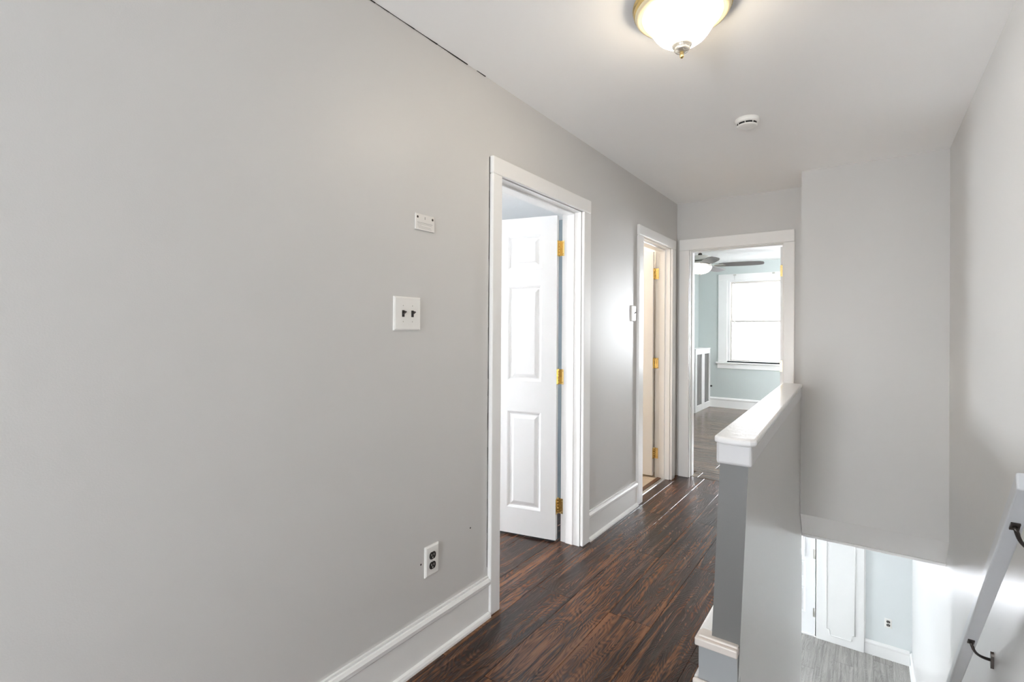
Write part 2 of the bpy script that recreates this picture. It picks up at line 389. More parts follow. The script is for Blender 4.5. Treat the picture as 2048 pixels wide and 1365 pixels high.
# ------------------------------------------------------------------ half wall beside the stairs
hw = MB()
NT = ((.978, 1.93), (1.074, 1.93)); NB = ((.947, 1.915), (1.043, 1.915)); FT = ((.924, YB), (1.022, YB))
ZS = [LZ, -1.6, -.8, 0, .12, .25, .4, .55, .7, .86]; TS = [0, .15, .3, .45, .6, .75, .9, 1]
def hwp(side, t, z):
    q = max(z, 0) / .86; y0 = 1.915 + .015 * q; yend = 4.25 if z <= 0 else YB + .02
    xn = (.947, 1.043)[side] + .031 * q; xf_ = (.924, 1.022)[side]
    y = y0 + (yend - y0) * t; k = (y - y0) / (YB + .02 - y0)
    return (xn + (xf_ - xn) * k, y, z)
for z0, z1 in zip(ZS, ZS[1:]):
    hp = (lambda s_, t, z: hwp(s_, t, max(z, 1e-6))) if z0 >= 0 else hwp
    for t0, t1 in zip(TS, TS[1:]):
        hw.poly([hp(1, t0, z0), hp(1, t1, z0), hp(1, t1, z1), hp(1, t0, z1)]); hw.poly([hp(0, t1, z0), hp(0, t0, z0), hp(0, t0, z1), hp(0, t1, z1)])
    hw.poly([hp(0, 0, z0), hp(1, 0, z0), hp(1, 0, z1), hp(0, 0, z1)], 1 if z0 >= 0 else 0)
    hw.poly([hp(1, 1, z0), hp(0, 1, z0), hp(0, 1, z1), hp(1, 1, z1)])
for t0, t1 in zip(TS, TS[1:]): hw.poly([hwp(0, t0, .86), hwp(1, t0, .86), hwp(1, t1, .86), hwp(0, t1, .86)])
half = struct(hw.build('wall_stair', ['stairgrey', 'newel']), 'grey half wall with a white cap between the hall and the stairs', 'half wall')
# apron under the cap: follows the wall, its corners rounded
def skew(u, v, t):       # u across (0..1 from left to right edge), v = z, t along y
    k = (t - 1.89) / (YB - 1.89)
    xl = .973 + (.918 - .973) * k; xr = 1.092 + (1.028 - 1.092) * k
    return (xl + (xr - xl) * u, t, v)
c = MB(); yc0 = 1.885
c.prism([(0, .832), (1, .832), (1, .912), (0, .912)], skew, yc0, YB)
c.build('apron', 'apron', half, bevel=.010, segs=3)
def cap_outline():
    pts = []
    for i in range(9):                    # bowed front edge with eased corners
        t = i / 8; x = .969 + (1.109 - .969) * t
        y = 1.862 - .016 * math.sin(PI * t) + (.012 if i in (0, 8) else 0)
        pts.append((x, y))
    pts += [(1.036, YB), (.908, YB)]
    return pts
MB().prism(cap_outline(), lambda u, v, t: (u, v, t), .910, .9355).build('cap', 'cap', half, bevel=.009, segs=3)
# base trim wrapped round the foot of the half wall
b = MB(); b.box(.912, 1.0445, 1.900, 1.955, 0, .165).box(.912, .950, 1.955, 2.6, 0, .165)
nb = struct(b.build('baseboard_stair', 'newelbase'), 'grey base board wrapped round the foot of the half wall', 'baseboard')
capprof = [(0, 0), (.016, .004), (.020, .012), (.014, .024), (.004, .030), (0, .030)]
b = MB(); b.box(.900, 1.0465, 1.886, 1.95, .150, .178).box(.910, 1.0465, 1.898, 1.95, .178, .187)
b.build('cap_moulding', 'beige', nb, bevel=.005)
b = MB(); b.box(.900, .945, 1.9505, 2.6, .150, .178).box(.910, .945, 1.9505, 2.6, .178, .187)
b.build('side_cap_moulding', 'trim', nb, bevel=.005)
MB().box(.894, 1.0465, 1.880, 1.90, 0, .028).build('shoe_moulding', 'beige', nb, bevel=.008, segs=3)
MB().box(.894, .912, 1.9005, 2.6, 0, .028).build('side_shoe_moulding', 'trim', nb, bevel=.008, segs=3)

# ------------------------------------------------------------------ stairs going down
st = struct(empty('stairs', (0, 1.85, 0)), 'flight of dark wooden stairs going down beside the half wall', 'stairs')
NS = 12; RISE = -LZ / NS; RUN = .213
for k in range(NS):
    z = -RISE * (k + 1); y = RUN * k
    MB().box(1.045, XR - .002, y, y + .018, z, z + RISE - .03 + (.0218 if k == 0 else 0)).build('riser', 'trim', st)
    if k < NS - 1: MB().box(1.045, XR - .002, y + .0185, y + RUN + .03, z - .03, z).build('tread', 'brownstrip', st, bevel=.008)

# ------------------------------------------------------------------ baseboards
def baseboard(name, label, y0, y1, x=0., sgn=1, z=0., h=.181, body='board'):
    p = lambda u, v, t: (x + sgn * u, t, z + v)
    o = MB().prism([(0, 0), (.012, 0), (.012, h - .02), (0, h - .02)], p, y0, y1).build(name, body)
    struct(o, label, 'baseboard')
    MB().prism([(0, h - .042), (.014, h - .042), (.021, h - .034), (.022, h - .020), (.016, h - .010), (.010, h - .008), (.010, h), (0, h)], p, y0, y1).build('cap_moulding', 'trim', o)
    MB().prism([(.0122, 0), (.028, 0), (.027, .009), (.022, .018), (.0122, .022)], p, y0, y1).build('shoe_moulding', 'trim', o)
    return o
def baseboard_y(name, label, x0, x1, y, z=0., h=.172, body='trim'):
    p = lambda u, v, t: (t, y - u, z + v)
    o = MB().prism([(0, 0), (.012, 0), (.012, h - .02), (0, h - .02)], p, x0, x1).build(name, body)
    struct(o, label, 'baseboard')
    MB().prism([(0, h - .045), (.014, h - .045), (.021, h - .036), (.022, h - .020), (.012, h - .006), (.008, h), (0, h)], p, x0, x1).build('cap_moulding', 'trim', o)
    return o
baseboard('baseboard_left', 'tall grey and white baseboard below the double switch, left of the first doorway', YBACK, 1.784)
baseboard('baseboard_left', 'short grey and white baseboard between the two side doorways', 2.774, 3.563)
baseboard_y('baseboard_bedroom', 'white baseboard under the bedroom window', -.819, BX1, BY)
baseboard_y('baseboard_lower', 'white baseboard under the lower wall outlet', 1.392, XR - .022, YL, LZ, .168)
baseboard('baseboard_right', 'white baseboard along the lower right wall', 4.5, YL - .0225, XR, -1, LZ, .168, 'trim')

# ------------------------------------------------------------------ doors
HZ = ((1.769, 1.864), (.973, 1.066), (.172, .265))
def six_panel(name, W_, parent, t=.035, z0=.012, z1=2.018, stile=.10, mull=.11, mats='door'):
    """leaf in local coordinates: hinge edge at u=0, runs along +u (local x), hall face at y=0, other face at y=+t"""
    rows = ((.177, .79), (.985, 1.587), (1.695, 1.906))
    pw = (W_ - 2 * stile - mull) / 2; colsx = ((stile, stile + pw), (stile + pw + mull, W_ - stile))
    b = MB()
    for x0, x1 in ((0, stile), (colsx[0][1], colsx[1][0]), (W_ - stile, W_)): b.box(x0, x1, 0, t, z0, z1)
    zz = [z0] + [q for r_ in rows for q in r_] + [z1]
    for x0, x1 in colsx:
        for k in range(0, len(zz), 2): b.box(x0, x1, 0, t, zz[k], zz[k + 1])
    leaf = b.build('leaf', mats, parent)
    for x0, x1 in colsx:
        for a, c_ in rows:
            pnl = MB()
            for side in (0, 1):
                rings = []
                for ins, dep in ((0, 0), (.010, .004), (.014, .009), (.022, .009), (.042, .002), (.045, .0015)):
                    yy = dep if side == 0 else t - dep
                    rings.append([(x0 + ins, yy, a + ins), (x1 - ins, yy, a + ins), (x1 - ins, yy, c_ - ins), (x0 + ins, yy, c_ - ins)])
                for q in range(len(rings) - 1):
                    for i in range(4):
                        j = (i + 1) % 4; pnl.poly([rings[q][i], rings[q][j], rings[q + 1][j], rings[q + 1][i]])
                pnl.poly(rings[-1])
            pnl.build('panel', mats, leaf)
    return leaf

def door_set(name, label, place, D, wall_t, casing_out, head_top, far_casing=True, stop=(.043, .094)):
    """place(u, v, z): u along the wall, v away from the hall (0 = hall face of the wall, positive = into the room)"""
    root = struct(empty(name, place(D[0], 0, 0)), label, 'door')
    root_inv = Vector(place(D[0], 0, 0))
    P = lambda u, v, z: tuple(Vector(place(u, v, z)) - root_inv)
    def bx(b, u0, u1, v0, v1, z0, z1):
        return b.hexa([P(u0, v0, z0), P(u1, v0, z0), P(u1, v1, z0), P(u0, v1, z0), P(u0, v0, z1), P(u1, v0, z1), P(u1, v1, z1), P(u0, v1, z1)])
    hi = DH
    # casing: two legs and a head, thicker inner bead
    for nm, u0, u1 in (('casing_leg', casing_out[0], D[0]), ('casing_leg', D[1], casing_out[1])):
        bx(MB(), u0, u1, -.022, 0, 0, hi - .0004 + 0).build(nm, 'trim', root, bevel=.006, segs=3)
    bx(MB(), casing_out[0], casing_out[1], -.0225, 0, hi, head_top).build('casing_head', 'trim', root, bevel=.006, segs=3)
    # jamb lining, 4 mm back from the casing edge
    tj = .004
    j = MB(); bx(j, D[0] - .002, D[0] + tj, 0, wall_t, 0, hi - tj); bx(j, D[1] - tj, D[1] + .002, 0, wall_t, 0, hi - tj); bx(j, D[0] - .002, D[1] + .002, 0, wall_t, hi - tj, hi + .002)
    j.build('jamb', 'trim', root)
    s_ = MB(); bx(s_, D[0] + tj, D[0] + .014, stop[0], stop[1], 0, hi - .014); bx(s_, D[1] - .014, D[1] - tj, stop[0], stop[1], 0, hi - .014); bx(s_, D[0] + tj, D[1] - tj, stop[0], stop[1], hi - .014, hi - tj)
    s_.build('stop', 'trim', root, bevel=.003)
    if far_casing:
        k = MB(); bx(k, D[0] - .09, D[0], wall_t, wall_t + .018, 0, hi + .09); bx(k, D[1] + .035, D[1] + .09, wall_t, wall_t + .018, 0, hi + .09); bx(k, D[0], D[1] + .035, wall_t, wall_t + .018, hi, hi + .09)
        k.build('inner_casing', 'trim', root)
    return root

def hinge(root, pin, ang_leaf, jamb_dir, leaf_dir, name='hinge'):
    """brass butt hinge: pin at (x, y); plates run from the pin along jamb_dir and leaf_dir (unit 2-D vectors), coordinates local to root"""
    jd, ld = Vector((*jamb_dir, 0)), Vector((*leaf_dir, 0))
    for z0, z1 in HZ:
        b = MB(); p = Vector((pin[0], pin[1], 0))
        for d in (jd, ld):
            nrm = Vector((-d.y, d.x, 0)) * .0012
            a, c_ = p + d * .003, p + d * .036
            b.hexa([tuple(a - nrm + Vector((0, 0, z0))), tuple(c_ - nrm + Vector((0, 0, z0))), tuple(c_ + nrm + Vector((0, 0, z0))), tuple(a + nrm + Vector((0, 0, z0))),
                    tuple(a - nrm + Vector((0, 0, z1))), tuple(c_ - nrm + Vector((0, 0, z1))), tuple(c_ + nrm + Vector((0, 0, z1))), tuple(a + nrm + Vector((0, 0, z1)))])
        h_ = z1 - z0
        prof = [(.0001, -.004), (.004, -.003), (.0048, 0)]
        for q in range(5):
            prof += [(.0062, h_ * q / 5 + .0006), (.0062, h_ * (q + 1) / 5 - .0006), (.0054, h_ * (q + 1) / 5)]
        prof += [(.004, h_ + .003), (.0001, h_ + .004)]
        b.lathe(prof, 12, (p.x, p.y, z0))
        hb = b.build(name, 'brass', root)
        scr = MB()
        for d in (jd, ld):
            nrm = Vector((-d.y, d.x, 0))
            for k, (fz, fu) in enumerate(((.15, .024), (.5, .012), (.85, .024))):
                for sg in (-1, 1):
                    cc = p + d * (.006 + fu) + nrm * sg * .0014 + Vector((0, 0, z0 + h_ * fz))
                    uv = (d * .0032, Vector((0, 0, .0032)))
                    scr.poly([tuple(cc + uv[0] * math.cos(2 * PI * i / 8) + uv[1] * math.sin(2 * PI * i / 8)) for i in range(8)])
        sc_ = scr.build('screw_heads', 'brassdk', hb); sc_['kind'] = 'stuff'

# door 1: six-panel door standing open into the front room
place_left = lambda u, v, z: (-v, u, z)
d1 = door_set('door_1', 'white six-panel door standing open in the nearest doorway', place_left, D1, .13, (1.786, 2.772), 2.1095)
def hang(root, origin, pin, leafW, closed_dir, open_deg, **k):
    """closed_dir: angle of the closed leaf seen from the pin; clockwise opening; hall face lies .042 towards the hall"""
    px, py = pin[0] - origin[0], pin[1] - origin[1]
    a = closed_dir - math.radians(open_deg)
    e = bpy.data.objects.new('leaf_pivot', None)
    leaf = six_panel('leaf', leafW, root, **k)
    # local: u along +x, hall face at y = 0 with the room side at +y ; rotate so that +x -> direction a
    # hall-face normal for a closed leaf pointing to -90 deg is +x, i.e. direction + 90 deg; local -y must map there
    dirv = Vector((math.cos(a), math.sin(a))); nh = Vector((math.cos(a + PI / 2), math.sin(a + PI / 2)))
    # local +x -> dirv, local -y -> nh  (a reflection, so mirror the leaf mesh in y)
    for o in [leaf] + list(leaf.children):
        me = o.data
        for v_ in me.vertices: v_.co.y = -v_.co.y
        me.flip_normals()
    org = Vector((px, py)) + nh * .042 + dirv * .004
    leaf.location = (org.x, org.y, 0); leaf.rotation_euler = (0, 0, a)
    bpy.data.objects.remove(e)
    return leaf, dirv, nh
pin1 = (-.150, 2.683)
lf1, dv, nh = hang(d1, (0, D1[0]), pin1, .820, -PI / 2, 77.3, mull=.165)
hinge(d1, (pin1[0], pin1[1] - D1[0] - .007), 0, (1, 0), tuple(nh))
# door 2: bathroom door
d2 = door_set('door_2', 'white panelled bathroom door standing open at the end of the left wall', place_left, D2, .13, (3.565, 4.430), 2.1095)
pin2 = (-.137, 4.344)
lf2, dv2, nh2 = hang(d2, (0, D2[0]), pin2, .680, -PI / 2, 88, mull=.10, z0=.022, z1=2.012)
hinge(d2, (pin2[0], pin2[1] - D2[0] - .007), 0, (1, 0), tuple(nh2))
# door 3: bedroom doorway, leaf swung right back
place_end = lambda u, v, z: (u, YE + v, z)
d3 = door_set('door_3', 'white cased bedroom doorway at the end of the hall with its door swung open', place_end, D3, .132, (.026, .9393), 2.128)
pin3 = (D3[1], YE + .139)
lf3, dv3, nh3 = hang(d3, (D3[0], YE), pin3, .735, PI, 90, mull=.10)
hinge(d3, (pin3[0] - D3[0] - .007, pin3[1] - YE), 0, (0, -1), tuple(nh3))

# dark seam where the plaster has pulled away from the first casing
g = MB(); yy = 1.786
for k in range(24):
    z0 = .22 + k * .0785; z1 = z0 + .0785; w0 = .0018 + .0028 * random.random(); w1 = .0018 + .0028 * random.random()
    g.poly([(.0012, yy - w0, z0), (.0012, yy, z0), (.0012, yy, z1), (.0012, yy - w1, z1)])
g.build('caulk_gap', 'gap', bpy.data.objects['wall_left'])
g = MB()
for k in range(26):
    y0 = .2 + k * .062; y1 = y0 + .062; w0 = .002 + .004 * random.random(); w1 = .002 + .004 * random.random()
    if y0 > 1.62 and k % 3: continue
    g.poly([(.0004, y0, H - .0004), (.0012 + w0 * .6, y0, H - .0006), (.0012 + w1 * .6, y1, H - .0006), (.0004, y1, H - .0004)])
    g.poly([(.0006, y0, H), (.0006, y1, H), (.0006, y1, H - w1 * .6), (.0006, y0, H - w0 * .6)])
g.build('plaster_crack', 'gap', bpy.data.objects['wall_left'])

# thresholds
t = empty('threshold_strip', (-.07, (D2[0] + D2[1]) / 2, 0)); tag(t, 'brown and metal threshold strip across the bathroom doorway', 'threshold')
hy = (D2[1] - D2[0]) / 2 - .006
MB().box(-.036, .000, -hy, hy, -.004, .009).build('wood_strip', 'brownstrip', t, bevel=.004)
MB().prism([(.0005, -.002), (.0345, -.002), (.030, .006), (.018, .0075), (.006, .006)], lambda u, v, s_: (u, s_, v), -hy, hy).build('metal_strip', 'metalstrip', t)

# ------------------------------------------------------------------ switches, outlets and the wall plate
def wall_frame(y, z, x=0.):
    o = empty('x', (x, y, z)); return o
def pillow(b, hy_, hz_, d, m=0):
    """plate on a wall facing +x: bevelled edge"""
    e = .006
    A = [(0, -hy_, -hz_), (0, hy_, -hz_), (0, hy_, hz_), (0, -hy_, hz_)]
    B = [(d * .55, -hy_, -hz_), (d * .55, hy_, -hz_), (d * .55, hy_, hz_), (d * .55, -hy_, hz_)]
    C_ = [(d, -hy_ + e, -hz_ + e), (d, hy_ - e, -hz_ + e), (d, hy_ - e, hz_ - e), (d, -hy_ + e, hz_ - e)]
    for p, q in ((A, B), (B, C_)):
        for i in range(4):
            j = (i + 1) % 4; b.poly([p[i], p[j], q[j], q[i]], m)
    b.poly(C_, m); b.poly(A, m); return b
def toggle(root, y, blk='black'):
    b = MB(); b.box(.0, .0085, y - .006, y + .006, -.0125, .0125)
    b.hexa([(.006, y - .005, -.004), (.010, y - .005, -.002), (.010, y + .005, -.002), (.006, y + .005, -.004),
            (.018, y - .0045, .010), (.024, y - .0045, .006), (.024, y + .0045, .006), (.018, y + .0045, .010)])
    b.build('toggle', blk, root, bevel=.001)
def screw(root, y, z, d, r_=.0026, m='nickel'):
    MB().lathe([(.0001, d + .0012), (r_ * .7, d + .001), (r_, d - .0005)], 10, (0, y, z), 0, 'x').build('screw', m, root)
s = empty('light_switch', (0, 1.2885, 1.367)); tag(s, 'double toggle switch plate with two black toggles on the grey wall', 'light switch')
pillow(MB(), .066, .0635, .0075).build('plate', 'plate', s)
for y in (-.023, .023):
    toggle(s, y); screw(s, y, .030, .0075); screw(s, y, -.030, .0075)
s = empty('light_switch', (0, 3.500, 1.4355)); tag(s, 'single toggle switch plate squeezed beside the bathroom doorway', 'light switch')
pillow(MB(), .044, .0585, .009).build('plate', 'plate', s); toggle(s, 0.004); screw(s, .004, .03, .009); screw(s, .004, -.03, .009)
def outlet(root, w_=.0375, h_=.060):
    pillow(MB(), w_, h_, .0075).build('plate', 'plate', root)
    for zc in (.0195, -.0195):
        prof = []
        for k in range(24):
            a = 2 * PI * k / 24; y = .0172 * math.cos(a); z = .0172 * math.sin(a)
            prof.append((max(-.0168, min(.0168, y)), zc + max(-.0138, min(.0138, z))))
        r_ = MB().prism(prof, lambda u, v, t_: (t_, u, v), .002, .0098).build('receptacle', 'black', root)
        sl = MB()
        for y in (-.0062, .0062): sl.box(.0096, .0102, y - .0011, y + .0011, zc - .001, zc + .0075)
        sl.prism([(.0026 * math.cos(2 * PI * k / 10), zc - .0075 + .0026 * math.sin(2 * PI * k / 10)) for k in range(10)], lambda u, v, t_: (t_, u, v), .0096, .0102)
        sl.build('slots', 'plateold', r_)['kind'] = 'stuff'
    screw(root, 0, 0, .0075)
o_ = empty('wall_outlet', (0, 1.4275, .3875)); tag(o_, 'white duplex outlet plate with black sockets low on the grey hall wall', 'outlet'); outlet(o_)
o_ = empty('wall_outlet', (1.613, YL, -2.068), -PI / 2); tag(o_, 'white duplex outlet with grey sockets on the wall at the foot of the stairs', 'outlet'); outlet(o_, .034, .052)
# plate with two screws high on the wall
s = empty('wall_plate', (0, 1.376, 1.7255)); tag(s, 'small white plate with two dark screws above the double switch', 'wall plate')
b = MB().box(0, .006, -.051, .051, -.031, .031); b.build('plate', 'plateold', s, bevel=.0015)
for y in (-.040, .040):
    MB().lathe([(.0001, .0078), (.003, .0075), (.0052, .0058)], 12, (0, y, .018), 0, 'x').build('screw', 'iron', s)
ln = MB()
for k, (a, c_) in enumerate(((-.042, .040), (-.042, .036), (-.042, -.02), (-.04, .03), (-.036, .034))):
    z = -.002 - k * .0052; ln.box(.006, .0062, a, c_, z - (.0009 if k else .0014), z)
ln.box(.006, .0062, -.003, .0005, .012, .022)
ln.build('print', 'ink', s)
# small nail holes in the wall
nh_ = MB()
for (y, z) in ((1.372, .388), (1.667, .437)):
    nh_.lathe([(.0001, .0006), (.0032, .0005), (.004, .0001)], 8, (0, y, z), 0, 'x')
nh_.build('nail_holes', 'gap', bpy.data.objects['wall_left'])['kind'] = 'stuff'

# ------------------------------------------------------------------ ceiling lamp
LX, LY = .884, 1.752
lamp = empty('ceiling_lamp', (LX, LY, H)); tag(lamp, 'flush ceiling lamp with brass ring and lit frosted glass bowl', 'ceiling lamp')
MB().lathe([(.0001, 0), (.150, 0), (.168, -.002), (.169, -.010), (.163, -.014), (.166, -.020), (.164, -.028), (.156, -.030)], 64).build('ring', 'brass', lamp)
MB().lathe([(.158, -.027), (.161, -.032), (.157, -.041), (.146, -.045), (.137, -.041), (.132, -.030), (.132, -.010)], 64).build('inner_ring', 'ivory', lamp)
MB().lathe([(.134, -.034), (.136, -.043), (.133, -.050), (.126, -.058), (.117, -.068), (.109, -.080), (.101, -.093), (.092, -.107), (.080, -.121), (.064, -.133), (.045, -.141), (.024, -.145), (.0001, -.146)], 64).build('glass_bowl', 'shade', lamp)
M['cup'] = mat('pale_champagne_cup', (.86, .80, .70), .18, .7, bump=.03)
fin = MB().lathe([(.0001, -.143), (.032, -.1405), (.036, -.145), (.033, -.153), (.025, -.158), (.028, -.163), (.022, -.170), (.010, -.172), (.0001, -.1725)], 28).build('finial_cup', 'cup', lamp)
MB().lathe([(.0001, -.170), (.0065, -.171), (.0075, -.175), (.0055, -.178), (.0075, -.181), (.0055, -.184), (.0075, -.187), (.006, -.191), (.003, -.194), (.0001, -.195)], 18).build('finial', 'brass', lamp)

# smoke detector
sd = empty('smoke_detector', (.880, 2.915, H)); tag(sd, 'round white smoke detector on the hall ceiling', 'smoke detector')
MB().lathe([(.0001, 0), (.060, 0), (.061, -.006), (.060, -.018), (.056, -.024), (.050, -.026)], 40).build('base', 'plate', sd)
MB().lathe([(.050, -.024), (.047, -.027), (.047, -.037), (.0001, -.037)], 40).build('vent', 'slot', sd)
MB().lathe([(.050, -.035), (.051, -.039), (.044, -.043), (.026, -.045), (.0001, -.0455)], 40).build('cover', 'plate', sd)
rb = MB()
for k in range(8):
    a = 2 * PI * k / 8; rb.tube([(.0495 * math.cos(a), .0495 * math.sin(a), -.024), (.0505 * math.cos(a), .0505 * math.sin(a), -.034)], .0022, 6)
rb.build('ribs', 'plate', sd)['kind'] = 'stuff'

# ------------------------------------------------------------------ handrail on the right wall
SL = -.9515
hr = empty('handrail', (1.755, 2.156, .575)); tag(hr, 'grey painted wooden handrail sloping down the right stair wall', 'handrail')
zt = .043
pr_ = lambda y: SL * (y - 0)
ya, yb_ = -.345, 3.0 - 2.156 + 1.25
r_ = MB().hexa([(-.0205, ya, pr_(ya)), (.0205, ya, pr_(ya)), (.0205, yb_, pr_(yb_)), (-.0205, yb_, pr_(yb_)),
                (-.0205, ya + .012, pr_(ya) + zt), (.0205, ya + .012, pr_(ya) + zt), (.0205, yb_, pr_(yb_) + zt), (-.0205, yb_, pr_(yb_) + zt)])
r_.build('rail', 'rail', hr, bevel=.005, segs=3)
def bracket(y):
    z = pr_(y); a = Vector((0, y, z)); n = Vector((0, SL, -1)).normalized()          # below the rail
    br = MB()
    t_ = Vector((0, 1, SL)).normalized(); u_ = Vector((1, 0, 0))
    c8 = []
    for dn in (.005, -.0008):
        for du, dt in ((-.010, -.018), (.010, -.018), (.010, .018), (-.010, .018)): c8.append(tuple(a + u_ * du + t_ * dt + n * dn))
    br.hexa(c8)
    wall = Vector((XR - 1.755 - .004, y + .058, z - .080))
    p0 = a + n * .003; p1 = a + n * .035 + Vector((.004, 0, 0)); p2 = wall + Vector((-.05, .004, -.004)); p3 = wall
    path = []
    for k in range(13):
        q = k / 12; path.append(tuple(p0 * (1 - q) ** 3 + p1 * 3 * q * (1 - q) ** 2 + p2 * 3 * q * q * (1 - q) + p3 * q ** 3))
    br.tube(path, [.0062 - .001 * math.sin(PI * k / 12) for k in range(13)], 10)
    prof = []
    for k in range(20):
        w_ = 2 * PI * k / 20; prof.append((.011 * math.cos(w_), .034 * math.sin(w_)))
    br.prism(prof, lambda u, v, s_: (wall.x + s_, wall.y + u, wall.z + v), -.006, .0038)
    br.build('bracket', 'iron', hr)
bracket(.521); bracket(-.203)

# ------------------------------------------------------------------ bedroom: window, fan, radiator cover
def window(name, label, place, u0, u1, z0, z1, depth=.12, outer=None, casing=True, mr=None, pane='glass'):
    """double-hung window in an opening; place(u, v, z) with v positive towards the outside"""
    root = struct(empty(name, place((u0 + u1) / 2, 0, z0)), label, 'window'); O = Vector(place((u0 + u1) / 2, 0, z0))
    P = lambda u, v, z: tuple(Vector(place(u, v, z)) - O)
    def bx(b, a0, a1, v0, v1, c0, c1): return b.hexa([P(a0, v0, c0), P(a1, v0, c0), P(a1, v1, c0), P(a0, v1, c0), P(a0, v0, c1), P(a1, v0, c1), P(a1, v1, c1), P(a0, v1, c1)])
    if casing:
        for a0, a1 in ((u0 - .143, u0), (u1, u1 + .143)): bx(MB(), a0, a1, -.02, 0, z0 - .02, z1).build('casing_leg', 'trim', root, bevel=.004)
        bx(MB(), u0 - .143, u1 + .143, -.0205, 0, z1, z1 + .10).build('casing_head', 'trim', root, bevel=.004)
        bx(MB(), u0 - .175, u1 + .175, -.05, .02, z0 - .045, z0 - .02).build('sill', 'trim', root, bevel=.006)
        bx(MB(), u0 - .154, u1 + .154, -.018, 0, z0 - .127, z0 - .0455).build('apron', 'trim', root, bevel=.004)
    fr = MB()
    for a in ((u0, u0 + .04, z0 - .02, z1), (u1 - .04, u1, z0 - .02, z1), (u0 + .04, u1 - .04, z1 - .03, z1), (u0 + .04, u1 - .04, z0 - .02, z0 + .005)): bx(fr, a[0], a[1], .0, depth, a[2], a[3])
    fr.build('frame', 'trim', root)
    zm = mr if mr else (z0 + z1) / 2
    for k, (c0, c1, v) in enumerate(((z0 + .005, zm + .015, .035), (zm - .015, z1 - .03, .065))):
        sh = MB(); a0, a1 = u0 + .04, u1 - .04; q = .026
        for a in ((a0, a0 + q, c0, c1), (a1 - q, a1, c0, c1), (a0 + q, a1 - q, c1 - .03, c1), (a0 + q, a1 - q, c0, c0 + (.03 if k else .02))): bx(sh, a[0], a[1], v, v + .028, a[2], a[3])
        so = sh.build('sash', 'sash', root)
        bx(MB(), a0 + q, a1 - q, v + .012, v + .016, c0 + .02, c1 - .03).build('pane', pane, so)
    return root
window('window_1', 'white double-hung bedroom window seen through the end doorway', lambda u, v, z: (u, BY + v, z), -.545, .485, .80, 2.177, mr=1.475, pane='frosted')
portal('window_1_portal', (-.03, BY + .13, 1.49), (0, -1, 0), 1.02, 1.36)
window('window_fill_2', 'unseen bedroom side window added to brighten the room', lambda u, v, z: (BX1 + v, u, z), 5.7, 7.1, .80, 2.15)  # added out of view to brighten the bedroom
portal('window_fill_2_portal', (BX1 + .13, 6.4, 1.475), (-1, 0, 0), 1.4, 1.35)
window('window_3', 'front room window', lambda u, v, z: (-3.2 - v, u, z), 1.0, 1.82, .8, 1.85)
portal('window_3_portal', (-3.33, 1.41, 1.325), (1, 0, 0), .82, 1.05)
window('window_4', 'lower room front window', lambda u, v, z: (u, YL + v, z), LWIN[0], LWIN[1], LWIN[2], LWIN[3])
portal('window_4_portal', (-2.7, YL + .13, -1.05), (0, -1, 0), 1.0, 1.1)
window('window_fill_5', 'unseen lower room side window added for more light', lambda u, v, z: (-3.5 - v, u, z), 5.2, 6.2, -1.6, -.5, depth=.09)  # added out of view to brighten the lower room
portal('window_fill_5_portal', (-3.62, 5.7, -1.05), (1, 0, 0), 1.0, 1.1)
window('window_fill_6', 'unseen window added behind the landing to fill the hall with light', lambda u, v, z: (u, YBACK - v, z), .50, 1.14, .25, 1.33)  # added behind the camera as fill light for the hall
portal('window_fill_6_portal', (.82, YBACK - .13, .79), (0, 1, 0), .64, 1.08)
window('window_fill_7', 'unseen second window added to the bedroom far wall to light the hall', lambda u, v, z: (u, BY + v, z), 1.35, 2.20, .80, 2.177, mr=1.475)  # added out of view to throw a glow on the left hall wall
portal('window_fill_7_portal', (1.775, BY + .13, 1.49), (0, -1, 0), .84, 1.36)
# brackets and pull cord left from a blind
bc = empty('window_blind_pull', (-.425, BY - .024, 2.255)); tag(bc, 'white blind pull cord hanging over the bedroom window', 'cord')
MB().tube([(0, 0, 0), (.001, 0, -.3), (0, 0, -.78)], .0032, 6).build('cord', 'cord', bc)
MB().lathe([(.0001, 0), (.006, -.004), (.009, -.03), (.007, -.045), (.0001, -.046)], 10, (0, 0, -.775)).build('tassel', 'plate', bc)
MB().box(-.022, .022, -.012, .004, -.004, .012).build('bracket', 'nickel', bc, bevel=.002)
kb = MB().box(-.02, .02, -.018, 0, -.012, .012).build('blind_bracket', 'nickel', None, bevel=.003, loc=(.165, BY - .0205, 2.258)); tag(kb, 'small metal blind bracket at the right of the window head', 'bracket')

# radiator cover against the left bedroom wall
rc = empty('radiator_cover', (-.92, 8.555, 0)); tag(rc, 'tall white radiator cover with two grey mesh panels beside the bedroom window', 'radiator cover')
b = MB(); y0, y1 = -.45, .444; xf = .10
for a in ((y0, y0 + .095, 0, 1.0), (-.068, .098, .0, 1.0), (y1 - .055, y1, 0, 1.0)): b.box(xf - .02, xf, a[0], a[1], a[2], a[3])
for (p, q) in ((y0 + .095, -.068), (.098, y1 - .055)):
    b.box(xf - .02, xf, p, q, 0, .10).box(xf - .02, xf, p, q, .925, 1.0)
b.build('front_frame', 'trim', rc, bevel=.003)
for p in (y0, y1 - .02): MB().box(-.10, xf - .0205, p, p + .02, 0, 1.0).build('side_panel', 'trim', rc)
MB().box(-.10, xf + .008, y0 - .008, y1 + .0, 1.0, 1.022).build('top', 'trim', rc, bevel=.004)
for (p, q) in ((y0 + .095, -.068), (.098, y1 - .055)):
    gr = MB().box(xf - .026, xf - .021, p - .01, q + .01, .09, .935)
    for k in range(5):
        yy = p + (q - p) * (k + .5) / 5; gr.box(xf - .021, xf - .016, yy - .006, yy + .006, .10, .925)
    gr.build('grille', 'grille', rc)
